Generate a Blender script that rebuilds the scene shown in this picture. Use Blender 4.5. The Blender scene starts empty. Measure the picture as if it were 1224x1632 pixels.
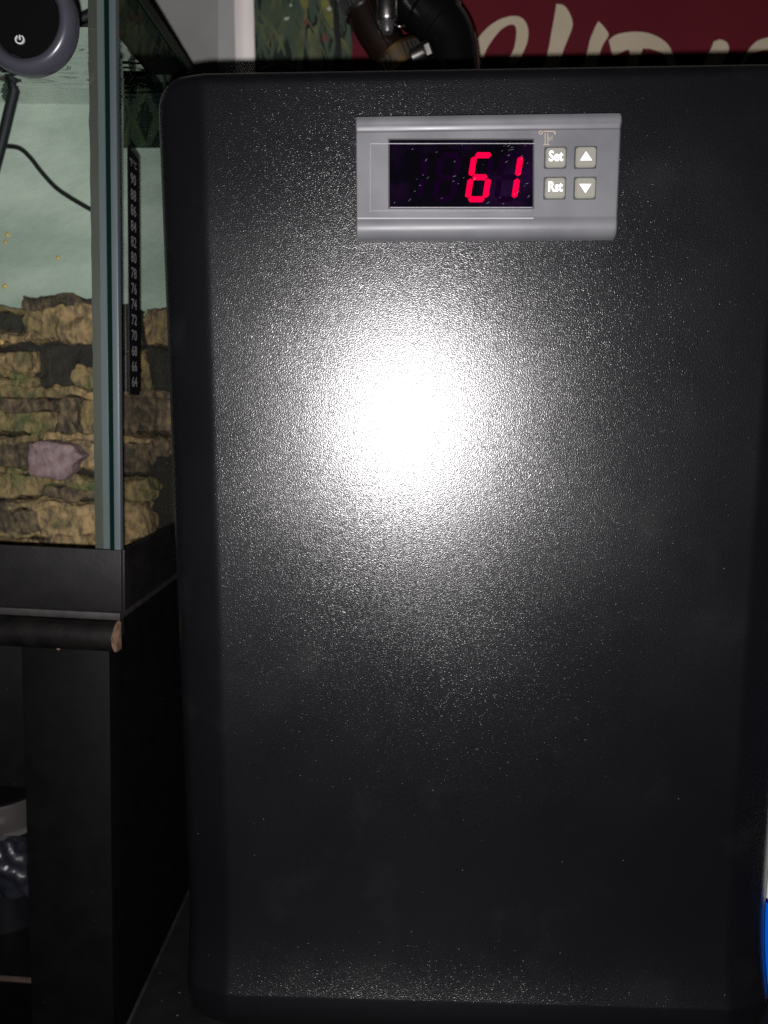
import bpy, bmesh, math, random
from mathutils import Vector, Matrix, noise
random.seed(7)
C = bpy.context.scene.collection
S = bpy.context.scene

# ------------------------------------------------------------------ camera
PITCH = math.atan(176 / 1226)
YAW = math.atan(48 / 1226 * math.cos(PITCH))
cam_d = bpy.data.cameras.new('camera')
cam_d.sensor_fit = 'HORIZONTAL'; cam_d.sensor_width = 36; cam_d.lens = 36 * 1226 / 1224
cam_d.clip_start = 0.005; cam_d.clip_end = 20
cam_d.dof.use_dof = True; cam_d.dof.focus_distance = 0.217; cam_d.dof.aperture_fstop = 18
cam = bpy.data.objects.new('camera', cam_d); C.objects.link(cam)
cam.rotation_euler = (math.pi / 2 - PITCH, 0, YAW)
S.camera = cam

# ------------------------------------------------------------------ light: phone flash below the lens, faint room light
W = bpy.data.worlds.new('World'); S.world = W; W.use_nodes = True
W.node_tree.nodes['Background'].inputs[0].default_value = (0.9, 0.95, 1.0, 1)
W.node_tree.nodes['Background'].inputs[1].default_value = 0.006
fl = bpy.data.lights.new('phone_flash', 'POINT')
fl.energy = 4.6; fl.color = (1.0, 0.972, 0.985); fl.shadow_soft_size = 0.0016
flo = bpy.data.objects.new('phone_flash', fl); C.objects.link(flo)
flo.location = (-0.004, 0.0, -0.0085)
S.view_settings.view_transform = 'Standard'; S.view_settings.look = 'None'
S.view_settings.exposure = 0; S.view_settings.gamma = 1
S.view_settings.use_curve_mapping = False
S.render.engine = 'CYCLES'
S.cycles.max_bounces = 8; S.cycles.transparent_max_bounces = 16
S.cycles.sample_clamp_indirect = 0.5
S.cycles.use_denoising = False          # keeps the fine grain of the powder coat

# ------------------------------------------------------------------ helpers
F_ = Vector((-math.sin(YAW) * math.cos(PITCH), math.cos(YAW) * math.cos(PITCH), -math.sin(PITCH)))
R_ = Vector((math.cos(YAW), math.sin(YAW), 0)); U_ = R_.cross(F_)
def P(x, y, D):
    """the place at depth D (metres from the lens plane) seen at photo position x, y"""
    d = F_ + R_ * ((x - 612) / 1226) + U_ * ((816 - y) / 1226)
    return d * (D / d.y)
def PX(x, y, X):
    """the place on the vertical plane at X"""
    d = F_ + R_ * ((x - 612) / 1226) + U_ * ((816 - y) / 1226)
    return d * (X / d.x)

PIV = Vector((-0.0962, 0.245, -0.049))
LEAN = Matrix.Translation(PIV) @ Matrix.Rotation(math.radians(2.3), 4, 'Y') @ Matrix.Translation(-PIV)

def obj(name, verts, faces, mat, parent=None, smooth=False, lean=False):
    me = bpy.data.meshes.new(name)
    vs = [Vector(v) for v in verts]
    if lean: vs = [LEAN @ v for v in vs]
    me.from_pydata([tuple(v) for v in vs], [], faces)
    me.materials.append(mat)
    bm = bmesh.new(); bm.from_mesh(me)
    bmesh.ops.recalc_face_normals(bm, faces=bm.faces)
    bm.to_mesh(me); bm.free()
    if smooth:
        me.polygons.foreach_set('use_smooth', [True] * len(me.polygons))
        try: me.set_sharp_from_angle(angle=math.radians(smooth if smooth > 1 else 40))
        except Exception: pass
    o = bpy.data.objects.new(name, me); C.objects.link(o)
    if parent: adopt(o, parent)
    return o
def adopt(o, parent):
    o.parent = parent
    o.matrix_parent_inverse = Matrix.Translation(-parent.location) if parent.type == 'EMPTY' else Matrix()
def thing(name, label, cat, loc, group=None):
    o = bpy.data.objects.new(name, None); C.objects.link(o)
    o.location = loc; o.empty_display_size = 0.01
    return tag(o, label, cat, group)
def tag(o, label, cat, group=None):
    o['label'] = label; o['category'] = cat
    if group: o['group'] = group
    return o
def struct(o): o['kind'] = 'structure'; return o

def box_bm(x0, x1, y0, y1, z0, z1, bev=0, seg=2):
    bm = bmesh.new(); bmesh.ops.create_cube(bm, size=1)
    for v in bm.verts:
        v.co = Vector(((x0 + x1) / 2 + v.co.x * (x1 - x0), (y0 + y1) / 2 + v.co.y * (y1 - y0), (z0 + z1) / 2 + v.co.z * (z1 - z0)))
    if bev: bmesh.ops.bevel(bm, geom=list(bm.edges), offset=bev, segments=seg, affect='EDGES', profile=0.6)
    return bm
def from_bm(name, bm, mat, parent=None, smooth=False, lean=False):
    bm.verts.index_update()
    v = [x.co.copy() for x in bm.verts]; f = [[q.index for q in p.verts] for p in bm.faces]
    bm.free()
    return obj(name, v, f, mat, parent, smooth, lean)
def box(name, x0, x1, y0, y1, z0, z1, mat, parent=None, bev=0, lean=False, seg=2):
    return from_bm(name, box_bm(x0, x1, y0, y1, z0, z1, bev, seg), mat, parent, 35 if bev else False, lean)

def catmull(pts, n=10):
    pts = [Vector(p) for p in pts]; q = [pts[0] * 2 - pts[1]] + pts + [pts[-1] * 2 - pts[-2]]
    out = []
    for i in range(1, len(q) - 2):
        a, b, c, d = q[i - 1:i + 3]
        for k in range(n):
            t = k / n
            out.append(0.5 * ((2 * b) + (c - a) * t + (2 * a - 5 * b + 4 * c - d) * t * t + (3 * b - a - 3 * c + d) * t ** 3))
    out.append(pts[-1]); return out
def tube_geo(path, r, n=16):
    vs, fs = [], []
    ref = Vector((0, 1, 0.01)); m = len(path)
    for i, p in enumerate(path):
        t = (path[min(i + 1, m - 1)] - path[max(i - 1, 0)]).normalized()
        u = t.cross(ref).normalized(); w = t.cross(u)
        rr = r(i / (m - 1)) if callable(r) else r
        for k in range(n):
            a = 2 * math.pi * k / n
            vs.append(p + (u * math.cos(a) + w * math.sin(a)) * rr)
    for i in range(m - 1):
        for k in range(n):
            fs.append([i * n + k, i * n + (k + 1) % n, (i + 1) * n + (k + 1) % n, (i + 1) * n + k])
    fs.append(list(range(n))); fs.append([(m - 1) * n + k for k in range(n)])
    return vs, fs
def tube(name, pts, r, mat, parent=None, n=16, sub=10):
    v, f = tube_geo(catmull(pts, sub), r, n)
    return obj(name, v, f, mat, parent, 50)
def lathe_geo(prof, origin, axis, n=48):
    """prof: (radius, distance along axis)"""
    ax = Vector(axis).normalized(); u = ax.orthogonal().normalized(); w = ax.cross(u); o = Vector(origin)
    vs, fs = [], []
    for r, h in prof:
        for k in range(n):
            a = 2 * math.pi * k / n
            vs.append(o + ax * h + (u * math.cos(a) + w * math.sin(a)) * max(r, 1e-5))
    for i in range(len(prof) - 1):
        for k in range(n):
            fs.append([i * n + k, i * n + (k + 1) % n, (i + 1) * n + (k + 1) % n, (i + 1) * n + k])
    fs.append(list(range(n))); fs.append([(len(prof) - 1) * n + k for k in range(n)])
    return vs, fs
def lathe(name, prof, origin, axis, mat, parent=None, n=48, smooth=40):
    v, f = lathe_geo(prof, origin, axis, n)
    return obj(name, v, f, mat, parent, smooth)
def prism(name, pts2, y0, y1, mat, parent=None, bev=0):
    """pts2: (x, z) outline, from depth y0 (front) to y1"""
    n = len(pts2)
    v = [(x, y0, z) for x, z in pts2] + [(x, y1, z) for x, z in pts2]
    f = [list(range(n)), list(range(n, 2 * n))] + [[i, (i + 1) % n, n + (i + 1) % n, n + i] for i in range(n)]
    if not bev: return obj(name, v, f, mat, parent)
    bm = bmesh.new(); bv = [bm.verts.new(q) for q in v]
    for q in f: bm.faces.new([bv[i] for i in q])
    ed = [e for e in bm.edges if abs(e.verts[0].co.y - y0) < 1e-7 and abs(e.verts[1].co.y - y0) < 1e-7]
    bmesh.ops.bevel(bm, geom=ed, offset=bev, segments=3, affect='EDGES')
    return from_bm(name, bm, mat, parent, 40)
def pxprism(name, pts, D, th, mat, parent=None, bev=0):
    q = [P(x, y, D) for x, y in pts]
    return prism(name, [(a.x, a.z) for a in q], D, D + th, mat, parent, bev)
def text_geo(s, size, bold=0.0, depth=0.0):
    cu = bpy.data.curves.new('t', 'FONT'); cu.body = s; cu.size = size; cu.offset = bold; cu.extrude = depth
    cu.align_x = 'CENTER'; cu.align_y = 'CENTER'; cu.resolution_u = 3
    o = bpy.data.objects.new('t', cu); C.objects.link(o)
    dg = bpy.context.evaluated_depsgraph_get()
    me = bpy.data.meshes.new_from_object(o.evaluated_get(dg))
    v = [w.co.copy() for w in me.vertices]; f = [list(p.vertices) for p in me.polygons]
    bpy.data.objects.remove(o); bpy.data.curves.remove(cu); bpy.data.meshes.remove(me)
    return v, f

# ------------------------------------------------------------------ materials
def mat(name, c1, rough=0.5, c2=None, nscale=40, spec=0.5, metal=0.0, bump=None, rough2=None, emit=None, specks=None, contrast=(0.35, 0.65), stretch=None, detail=5):
    m = bpy.data.materials.new(name); m.use_nodes = True
    nt = m.node_tree; N = nt.nodes; L = nt.links; b = N['Principled BSDF']
    b.inputs['Base Color'].default_value = (*c1, 1); b.inputs['Roughness'].default_value = rough
    b.inputs['Specular IOR Level'].default_value = spec; b.inputs['Metallic'].default_value = metal
    tc = N.new('ShaderNodeTexCoord'); vec = tc.outputs['Object']
    if stretch:
        mp = N.new('ShaderNodeMapping'); mp.inputs['Scale'].default_value = stretch[0]; mp.inputs['Rotation'].default_value = stretch[1]
        L.new(vec, mp.inputs[0]); vec = mp.outputs[0]
    col = None
    if c2:
        t = N.new('ShaderNodeTexNoise'); t.inputs['Scale'].default_value = nscale; t.inputs['Detail'].default_value = detail; L.new(vec, t.inputs[0])
        r = N.new('ShaderNodeMapRange'); r.inputs[1].default_value = contrast[0]; r.inputs[2].default_value = contrast[1]; L.new(t.outputs[0], r.inputs[0])
        x = N.new('ShaderNodeMix'); x.data_type = 'RGBA'; x.inputs[6].default_value = (*c1, 1); x.inputs[7].default_value = (*c2, 1)
        L.new(r.outputs[0], x.inputs[0]); col = x.outputs[2]
        if rough2 is not None:
            y = N.new('ShaderNodeMix'); y.data_type = 'FLOAT'; y.inputs[2].default_value = rough; y.inputs[3].default_value = rough2
            L.new(r.outputs[0], y.inputs[0]); L.new(y.outputs[0], b.inputs['Roughness'])
    if specks:   # (scale, radius, colour, share) grains of dust
        sc, rad, sc_col, share = specks
        vo = N.new('ShaderNodeTexVoronoi'); vo.inputs['Scale'].default_value = sc; L.new(tc.outputs['Object'], vo.inputs[0])
        lt = N.new('ShaderNodeMath'); lt.operation = 'LESS_THAN'; lt.inputs[1].default_value = rad; L.new(vo.outputs['Distance'], lt.inputs[0])
        sp = N.new('ShaderNodeSeparateColor'); L.new(vo.outputs['Color'], sp.inputs[0])
        l2 = N.new('ShaderNodeMath'); l2.operation = 'LESS_THAN'; l2.inputs[1].default_value = share; L.new(sp.outputs[0], l2.inputs[0])
        mu = N.new('ShaderNodeMath'); mu.operation = 'MULTIPLY'; L.new(lt.outputs[0], mu.inputs[0]); L.new(l2.outputs[0], mu.inputs[1])
        x2 = N.new('ShaderNodeMix'); x2.data_type = 'RGBA'; L.new(mu.outputs[0], x2.inputs[0])
        if col: L.new(col, x2.inputs[6])
        else: x2.inputs[6].default_value = (*c1, 1)
        x2.inputs[7].default_value = (*sc_col, 1); col = x2.outputs[2]
    if col: L.new(col, b.inputs['Base Color'])
    if bump:     # (scale, distance, strength)
        t = N.new('ShaderNodeTexNoise'); t.inputs['Scale'].default_value = bump[0]; t.inputs['Detail'].default_value = bump[3] if len(bump) > 3 else 3; L.new(vec, t.inputs[0])
        bp = N.new('ShaderNodeBump'); bp.inputs['Distance'].default_value = bump[1]; bp.inputs['Strength'].default_value = bump[2]
        L.new(t.outputs[0], bp.inputs['Height']); L.new(bp.outputs[0], b.inputs['Normal'])
    if emit:
        b.inputs['Emission Color'].default_value = (*emit[0], 1); b.inputs['Emission Strength'].default_value = emit[1]
    return m

def powder_mat():
    """black powder-coated sheet metal: fine orange-peel grains, dust, faint wiped smears"""
    m = mat('black_powder_coat', (0.0027, 0.0026, 0.0034), 0.40, c2=(0.0068, 0.0068, 0.0074), nscale=42, contrast=(0.57, 0.80), detail=7, specks=(330, 0.045, (0.12, 0.12, 0.12), 0.12))
    nt = m.node_tree; N = nt.nodes; L = nt.links; b = N['Principled BSDF']
    tc = N.new('ShaderNodeTexCoord')
    mp = N.new('ShaderNodeMapping'); mp.inputs['Rotation'].default_value = (0, math.radians(-25), 0); mp.inputs['Scale'].default_value = (0.87, 1, 1.15)
    L.new(tc.outputs['Object'], mp.inputs[0])
    t = N.new('ShaderNodeTexNoise'); t.inputs['Scale'].default_value = 3300; t.inputs['Detail'].default_value = 0.0; t.inputs['Roughness'].default_value = 0.6
    L.new(mp.outputs[0], t.inputs[0])
    bp = N.new('ShaderNodeBump'); bp.inputs['Distance'].default_value = 0.000118; bp.inputs['Strength'].default_value = 1.0
    L.new(t.outputs[0], bp.inputs['Height'])
    b2 = N.new('ShaderNodeBump'); b2.inputs['Distance'].default_value = 0.000050; b2.inputs['Strength'].default_value = 1.0
    L.new(t.outputs[0], b2.inputs['Height']); L.new(b2.outputs[0], b.inputs['Normal'])
    s = N.new('ShaderNodeTexNoise'); s.inputs['Scale'].default_value = 28; s.inputs['Detail'].default_value = 6; L.new(tc.outputs['Object'], s.inputs[0])
    r = N.new('ShaderNodeMapRange'); r.inputs[1].default_value = 0.4; r.inputs[2].default_value = 0.7; r.inputs[3].default_value = 0.27; r.inputs[4].default_value = 0.315
    L.new(s.outputs[0], r.inputs[0]); L.new(r.outputs[0], b.inputs['Roughness'])
    b.inputs['Specular IOR Level'].default_value = 0.62; b.inputs['Coat Weight'].default_value = 0.17; b.inputs['Coat Roughness'].default_value = 0.2
    L.new(bp.outputs[0], b.inputs['Coat Normal'])
    return m

def glass_mat(name, tint, rough=0.01, boost=1.0):
    m = bpy.data.materials.new(name); m.use_nodes = True; N = m.node_tree.nodes; L = m.node_tree.links
    N.remove(N['Principled BSDF'])
    t = N.new('ShaderNodeBsdfTransparent'); t.inputs[0].default_value = (*tint, 1)
    g = N.new('ShaderNodeBsdfGlossy'); g.inputs['Roughness'].default_value = rough
    f = N.new('ShaderNodeLayerWeight'); f.inputs[0].default_value = 0.5          # Schlick reflectance of a thin pane
    p5 = N.new('ShaderNodeMath'); p5.operation = 'POWER'; p5.inputs[1].default_value = 5; L.new(f.outputs['Facing'], p5.inputs[0])
    k = N.new('ShaderNodeMath'); k.operation = 'MULTIPLY_ADD'; k.inputs[1].default_value = 0.96 * boost; k.inputs[2].default_value = 0.04 * boost; k.use_clamp = True; L.new(p5.outputs[0], k.inputs[0])
    x = N.new('ShaderNodeMixShader'); L.new(k.outputs[0], x.inputs[0]); L.new(t.outputs[0], x.inputs[1]); L.new(g.outputs[0], x.inputs[2])
    L.new(x.outputs[0], N['Material Output'].inputs[0])
    return m, x

M = {}
M['powder'] = powder_mat()
M['bezel'] = mat('grey_bezel_plastic', (0.090, 0.090, 0.097), 0.40, c2=(0.108, 0.108, 0.114), nscale=70, rough2=0.5, bump=(2200, 0.00002, 0.5))
M['button'] = mat('beige_button_plastic', (0.16, 0.155, 0.128), 0.55, bump=(1800, 0.00002, 0.4))
M['button_well'] = mat('dark_gap_plastic', (0.02, 0.02, 0.02), 0.6)
M['print_white'] = mat('white_print', (0.85, 0.85, 0.85), 0.5)
M['print_tan'] = mat('tan_print', (0.27, 0.22, 0.17), 0.5)
M['lcd'] = mat('smoked_display_plastic', (0.0012, 0.0008, 0.002), 0.10, c2=(0.009, 0.002, 0.016), nscale=55, spec=0.4, contrast=(0.45,0.7))
M['seg_on'] = mat('lit_red_segment', (0.02, 0.0, 0.001), 0.5, emit=((1.0, 0.0, 0.055), 1.2), spec=0.0)
M['seg_off'] = mat('unlit_segment', (0.0035, 0.0005, 0.006), 0.7, spec=0.0)
M['scratch'] = mat('scratched_film_mark', (0.09, 0.085, 0.11), 0.4)
M['film'] = mat('film_edge', (0.3, 0.3, 0.31), 0.2, spec=1.0)

# ------------------------------------------------------------------ setting: platform, floor, wall
M['platform'] = mat('dusty_black_board', (0.0025, 0.0025, 0.0025), 0.6, c2=(0.005, 0.005, 0.0048), nscale=90, spec=0.2, bump=(900, 0.0002, 0.6), specks=(420, 0.10, (0.12, 0.115, 0.10), 0.14))
M['floor'] = mat('dark_floor', (0.003, 0.003, 0.003), 0.8, c2=(0.005, 0.005, 0.004))
M['wall'] = mat('grey_painted_wall', (0.16, 0.16, 0.148), 0.8, c2=(0.23, 0.23, 0.215), nscale=14, bump=(60, 0.002, 0.3))
PZ = -0.1980
struct(box('floor', -1.2, 1.2, -0.6, 0.9, -0.62, -0.60, M['floor']))
pl = struct(box('platform', -0.0900, 0.55, 0.12, 0.3775, PZ - 0.02, PZ, M['platform']))
box('edge_trim', -0.0914, -0.0902, 0.12, 0.3775, PZ - 0.02, PZ + 0.0003, mat('worn_edge_band', (0.003, 0.003, 0.003), 0.55, c2=(0.012, 0.011, 0.010), nscale=200), pl, bev=0.0004)
struct(box('wall', -1.0, 1.0, 0.378, 0.40, -0.60, 0.45, M['wall']))

# ------------------------------------------------------------------ chiller
XL, XR, ZT, ZB, DF = -0.0716, 0.1105, 0.0876, PZ, 0.217
ch = thing('aquarium_chiller', 'tall black powder-coated chiller with grey digital temperature controller set in its front', 'chiller', ((XL + XR) / 2, 0.28, ZB))
def rrect(x0, x1, z0, z1, r, n=10):
    out = []
    for cx, cz, a0 in ((x1 - r, z1 - r, 0), (x0 + r, z1 - r, 90), (x0 + r, z0 + r, 180), (x1 - r, z0 + r, 270)):
        for k in range(n + 1):
            a = math.radians(a0 + 90 * k / n); out.append((cx + r * math.cos(a), cz + r * math.sin(a)))
    return out
def outline(s):
    """rounded outline inset by s, with extra points where the cover's cross-section bends"""
    x0, x1, z0, z1 = XL + s, XR - s, ZB + s, ZT - s; r = max(0.0080 - s, 0.0003); out = []
    bend = [v * 0.001 for v in (9, 10, 11, 12, 13, 13.5, 14, 14.5, 15, 15.7, 16.5, 20)]
    xt = sorted([XL + v for v in bend] + [XR - v for v in bend])
    zt_ = sorted([ZB + v * 0.001 for v in (9, 11, 13, 15, 16.2, 17, 17.15, 18.5, 20, 22, 24, 26, 28, 31, 34, 37, 40, 43, 45)])
    def arc(cx, cz, a0):
        for k in range(11):
            a = math.radians(a0 + 9 * k); out.append((cx + r * math.cos(a), cz + r * math.sin(a)))
    def cl(v, a, b): return min(max(v, a), b)
    eps = 1e-6
    arc(x1 - r, z1 - r, 0)
    for i, x in enumerate(reversed(xt)): out.append((cl(x, x0 + r + eps * (len(xt) - i), x1 - r - eps * (i + 1)), z1))
    arc(x0 + r, z1 - r, 90)
    for i, z in enumerate(reversed(zt_)): out.append((x0, cl(z, z0 + r + eps * (len(zt_) - i), z1 - r - eps * (i + 1))))
    arc(x0 + r, z0 + r, 180)
    for i, x in enumerate(xt): out.append((cl(x, x0 + r + eps * (i + 1), x1 - r - eps * (len(xt) - i)), z0))
    arc(x1 - r, z0 + r, 270)
    for i, z in enumerate(zt_): out.append((x1, cl(z, z0 + r + eps * (i + 1), z1 - r - eps * (len(zt_) - i))))
    return out
def panel_y(x, z, s):
    y = 0.0; mm = 0.001
    if s < 4 * mm: y += 4 * mm - math.sqrt(max(0, (4 * mm) ** 2 - (4 * mm - s) ** 2))
    for d in (x - XL, XR - x):
        t = 15.7 * mm - d
        if t > 0:
            k = min(t, 2.2 * mm); y += k * k / (2 * 2.2 * mm) * math.tan(math.radians(14.5)) + max(0, t - 2.2 * mm) * math.tan(math.radians(14.5)) + t * t * 6
    d = z - ZB; dc = 17 * mm; d0 = 45 * mm       # skirt flares forward, then a crease turns it under
    if d < d0:
        if d > dc: y -= 5.6 * mm * ((d0 - d) / (d0 - dc)) ** 2.2
        else: y += -5.6 * mm + 10 * mm * (1 - math.sqrt(max(0, 1 - ((dc - d) / (dc * 1.02)) ** 2)))
    return DF + y
ins = [0, .12, .35, .7, 1.2, 1.8, 2.6, 3.4, 4, 5, 6, 7, 7.6, 8, 8.15, 8.6, 9.5, 11, 12.4, 13.2, 13.6, 14, 14.4, 14.8, 15.2, 15.7, 16.2, 17, 17.15, 18.5, 20, 22, 24, 26, 28, 31, 34, 37, 40, 43, 45, 46]
vs, fs = [], []; NL = None
for s in ins:
    s *= 0.001
    o = outline(s); NL = len(o)
    vs += [(x, panel_y(x, z, s), z) for x, z in o]
for i in range(len(ins) - 1):
    for k in range(NL): fs.append([i * NL + k, i * NL + (k + 1) % NL, (i + 1) * NL + (k + 1) % NL, (i + 1) * NL + k])
fs.append([(len(ins) - 1) * NL + k for k in range(NL)])
base = len(vs)      # turned-back rim of the cover
vs += [(x, DF + 0.0165, z) for x, z, in [(v[0], v[2]) for v in vs[:NL]]]
for k in range(NL): fs.append([k, (k + 1) % NL, base + (k + 1) % NL, base + k])
fp = obj('front_cover', vs, fs, M['powder'], ch, 30)
o1 = rrect(XL - 0.0007, XR + 0.0007, ZB + 0.0001, ZT + 0.0002, 0.0082); n1 = len(o1)
vs = [(x, DF + 0.0135, z) for x, z in o1] + [(x, 0.345, z) for x, z in o1]
fs = [list(range(n1)), list(range(n1, 2 * n1))] + [[k, (k + 1) % n1, n1 + (k + 1) % n1, n1 + k] for k in range(n1)]
obj('housing', vs, fs, mat('satin_black_housing', (0.012, 0.012, 0.013), 0.35, bump=(1500, 0.0001, 0.4)), ch, 30)

# temperature controller
CY = 0.2118                                     # front of its face
CX0, CX1 = P(567, 280, CY).x, P(988, 280, CY).x
CZ0, CZ1 = P(780, 379, CY).z, P(780, 182, CY).z
def cpx(x, y): q = P(x, y, CY); return (q.x, q.z)
hh = CZ1 - CZ0
prof = [(0, 5.2), (0.2, 1.6), (1.2, .75), (6, .22), (11, .02), (14, .06), (16, .35), (18.5, .72), (21, .78), (23, .98), (24.5, .92), (26, .70), (27, .70),
        (160, .70), (164, .66), (166, .50), (172, .30), (178, .34), (183, .62), (188, 1.3), (192, 2.4), (194, 3.6), (195, 5.2)]
prof = [(CZ1 - p / 195 * hh, CY + (d - 0.7) * 0.001) for p, d in prof]
vs, fs = [], []
xs = [(CX0, 0.0006), (CX0 + 0.0003, 0.0001), (CX0 + 0.001, 0), (CX1 - 0.0014, 0), (CX1 - 0.0005, 0.0002), (CX1, 0.0009)]
for x, dy in xs:
    for z, y in prof: vs.append((x, min(y + dy, CY + 0.0045), z))
n = len(prof)
for i in range(len(xs) - 1):
    for k in range(n - 1): fs.append([i * n + k, i * n + k + 1, (i + 1) * n + k + 1, (i + 1) * n + k])
fs.append([0 * n + k for k in range(n)]); fs.append([(len(xs) - 1) * n + k for k in range(n)])
tcn = obj('temperature_controller', vs, fs, M['bezel'], ch, 35)
tcn['label'] = 'grey plastic controller reading 61 with four beige buttons'
def crect(x0, y0, x1, y1):
    return [cpx(x0, y0), cpx(x1, y0), cpx(x1, y1), cpx(x0, y1)]
prism('display_surround', crect(618.5, 221, 851.5, 333), CY - 0.00012, CY + 0.001, M['button_well'], tcn)
prism('display_window', crect(620, 222.5, 850, 331.5), CY - 0.00022, CY + 0.001, M['lcd'], tcn, bev=0.00015)
# seven-segment digits, slanted
SEG = {'a': ((7, 0), (27, 0)), 'b': ((31, 4), (31, 31)), 'c': ((31, 39), (31, 66)), 'd': ((7, 70), (27, 70)), 'e': ((3, 39), (3, 66)), 'f': ((3, 4), (3, 31)), 'g': ((8, 35), (26, 35))}
def segment(px, py, key, m, name, yy, w=4.6):
    (x0, y0), (x1, y1) = SEG[key]
    if y0 == y1: pts = [(x0 - 3, y0), (x0, y0 - w), (x1, y0 - w), (x1 + 3, y0), (x1, y0 + w), (x0, y0 + w)]
    else: pts = [(x0, y0 - 2), (x0 + w, y0 + 1), (x0 + w, y1 - 1), (x0, y1 + 2), (x0 - w, y1 - 1), (x0 - w, y0 + 1)]
    pts = [(px + x + (70 - y) * 0.155, py + y) for x, y in pts]
    return prism(name, [cpx(*p) for p in pts], yy, CY + 0.0005, m, tcn)
for dx, on in ((637, ''), (690, ''), (742, 'afgecd'), (788, 'bc')):
    for k in 'abcdefg':
        if dx == 637 and k not in 'bc': continue
        lit = k in on
        segment(dx, 248, k, M['seg_on'] if lit else M['seg_off'], 'lit_segment' if lit else 'unlit_segment', CY - (0.00034 if lit else 0.00028))
# scuffs on the clear film over the display
for k in range(46):
    x, y = random.uniform(624, 846), random.uniform(228, 328)
    if random.random() < 0.35: x, y = random.uniform(800, 846), random.uniform(226, 262)
    a = math.radians(random.gauss(-32, 16)); l = random.uniform(1.0, 3.6); w = random.uniform(0.18, 0.42)
    c, s_ = math.cos(a), math.sin(a)
    pts = [(x - l * c, y - l * s_), (x - w * s_, y + w * c), (x + l * c, y + l * s_), (x + w * s_, y - w * c)]
    prism('film_scratch', [cpx(*p) for p in pts], CY - 0.00038, CY - 0.00023, M['scratch'], tcn)
for x0, y0, x1, y1 in ((590, 229, 852, 229.8), (590, 229, 590.4, 340), (570, 347.4, 850, 349.2), (622, 330.6, 848, 331.4), (592, 336, 846, 336.3)):
    prism('film_edge', crect(x0, y0, x1, y1), CY - 0.00036, CY + 0.0002, M['film'], tcn)
# buttons
for x0, y0, x1, y1, sym in ((869, 236, 901, 268, 'Set'), (917, 235, 949, 268, 'up'), (868, 284, 900, 317, 'Rst'), (916, 284, 948, 317, 'down')):
    a = cpx(x0 - 1.6, y0 - 2.0); b = cpx(x1 + 1.4, y1 + 1.0)
    prism('button_surround', rrect(a[0], b[0], b[1], a[1], 0.0004, 3), CY - 0.00006, CY + 0.001, M['button_well'], tcn)
    a = cpx(x0 + 0.6, y0 + 0.6); b = cpx(x1 - 0.6, y1 - 0.6)
    prism('button', rrect(a[0], b[0], b[1], a[1], 0.0008, 4), CY - 0.00072, CY + 0.001, M['button'], tcn, bev=0.00028)
    cx, cy = (x0 + x1) / 2, (y0 + y1) / 2; yy = CY - 0.00078
    if sym == 'up': prism('arrow_symbol', [cpx(cx, cy - 9), cpx(cx + 9.5, cy + 5.5), cpx(cx - 9.5, cy + 5.5)], yy, CY - 0.0007, M['print_white'], tcn)
    elif sym == 'down': prism('arrow_symbol', [cpx(cx, cy + 8.5), cpx(cx - 9.5, cy - 6), cpx(cx + 9.5, cy - 6)], yy, CY - 0.0007, M['print_white'], tcn)
    else:
        v, f = text_geo(sym, 0.0033, bold=0.00009)
        q = cpx(cx, cy - 1.2)
        w = max(p.x for p in v) - min(p.x for p in v); k = 21.5 / 5.78 * 0.001 / w
        obj('button_lettering', [(q[0] + p.x * k, yy, q[1] + p.y * k * 1.22) for p in v], f, M['print_white'], tcn)
# degree F sign, outlined serif letter
def bar(x0, y0, x1, y1): prism('unit_sign', crect(x0, y0, x1, y1), CY - 0.00012, CY + 0.0003, M['print_tan'], tcn)
for r in ((866, 208.8, 884, 210.4), (868, 212.6, 869.3, 230), (872.3, 212.6, 873.6, 230), (865.5, 230, 875.5, 231.4), (873.6, 219.4, 880, 220.8), (879, 216.2, 880.3, 223.2), (883, 210.4, 885.5, 214.6), (874, 223.0, 877.5, 224.2)):
    bar(*r)
ring = []
for k in range(14):
    a = 2 * math.pi * k / 14; ring.append((861.6 + 3.5 * math.cos(a), 211.6 + 3.2 * math.sin(a)))
inner = [(861.6 + 1.9 * math.cos(2 * math.pi * k / 14), 211.6 + 1.7 * math.sin(2 * math.pi * k / 14)) for k in range(14)]
vs = [(cpx(*p)[0], CY - 0.00012, cpx(*p)[1]) for p in ring + inner]
obj('unit_sign', vs, [[k, (k + 1) % 14, 14 + (k + 1) % 14, 14 + k] for k in range(14)], M['print_tan'], tcn)

# ------------------------------------------------------------------ fish tank
TX = -0.0962            # outer face of the right pane
TF, TB = 0.245, 0.325   # front and back
TZ0, TZ1 = -0.0490, 0.1275
M['glass'], _ = glass_mat('tank_glass', (0.93, 0.96, 0.945))
M['edge'] = mat('ground_glass_edge', (0.055, 0.070, 0.076), 0.35, c2=(0.075, 0.092, 0.098), nscale=60, stretch=((1, 1, 0.15), (0, 0, 0)))
M['silicone'] = mat('grey_silicone', (0.098, 0.112, 0.120), 0.45, c2=(0.078, 0.088, 0.086), nscale=50, stretch=((1, 1, 0.2), (0, 0, 0)))
M['olive_silicone'] = mat('stained_silicone', (0.042, 0.042, 0.033), 0.6, c2=(0.065, 0.065, 0.055), nscale=70, stretch=((1, 1, 0.2), (0, 0, 0)))
M['green_edge'] = mat('dark_green_glass_edge', (0.002, 0.008, 0.0065), 0.15)
M['trim'] = mat('black_tank_trim', (0.0028, 0.0024, 0.0024), 0.5, c2=(0.006, 0.005, 0.005), nscale=120, spec=0.25, bump=(700, 0.0001, 0.4))
PB = -0.0660
tk = thing('fish_tank', 'glass fish tank with black plastic base trim and grey corner seam', 'fish tank', (-0.30, 0.285, -0.0692))
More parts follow.
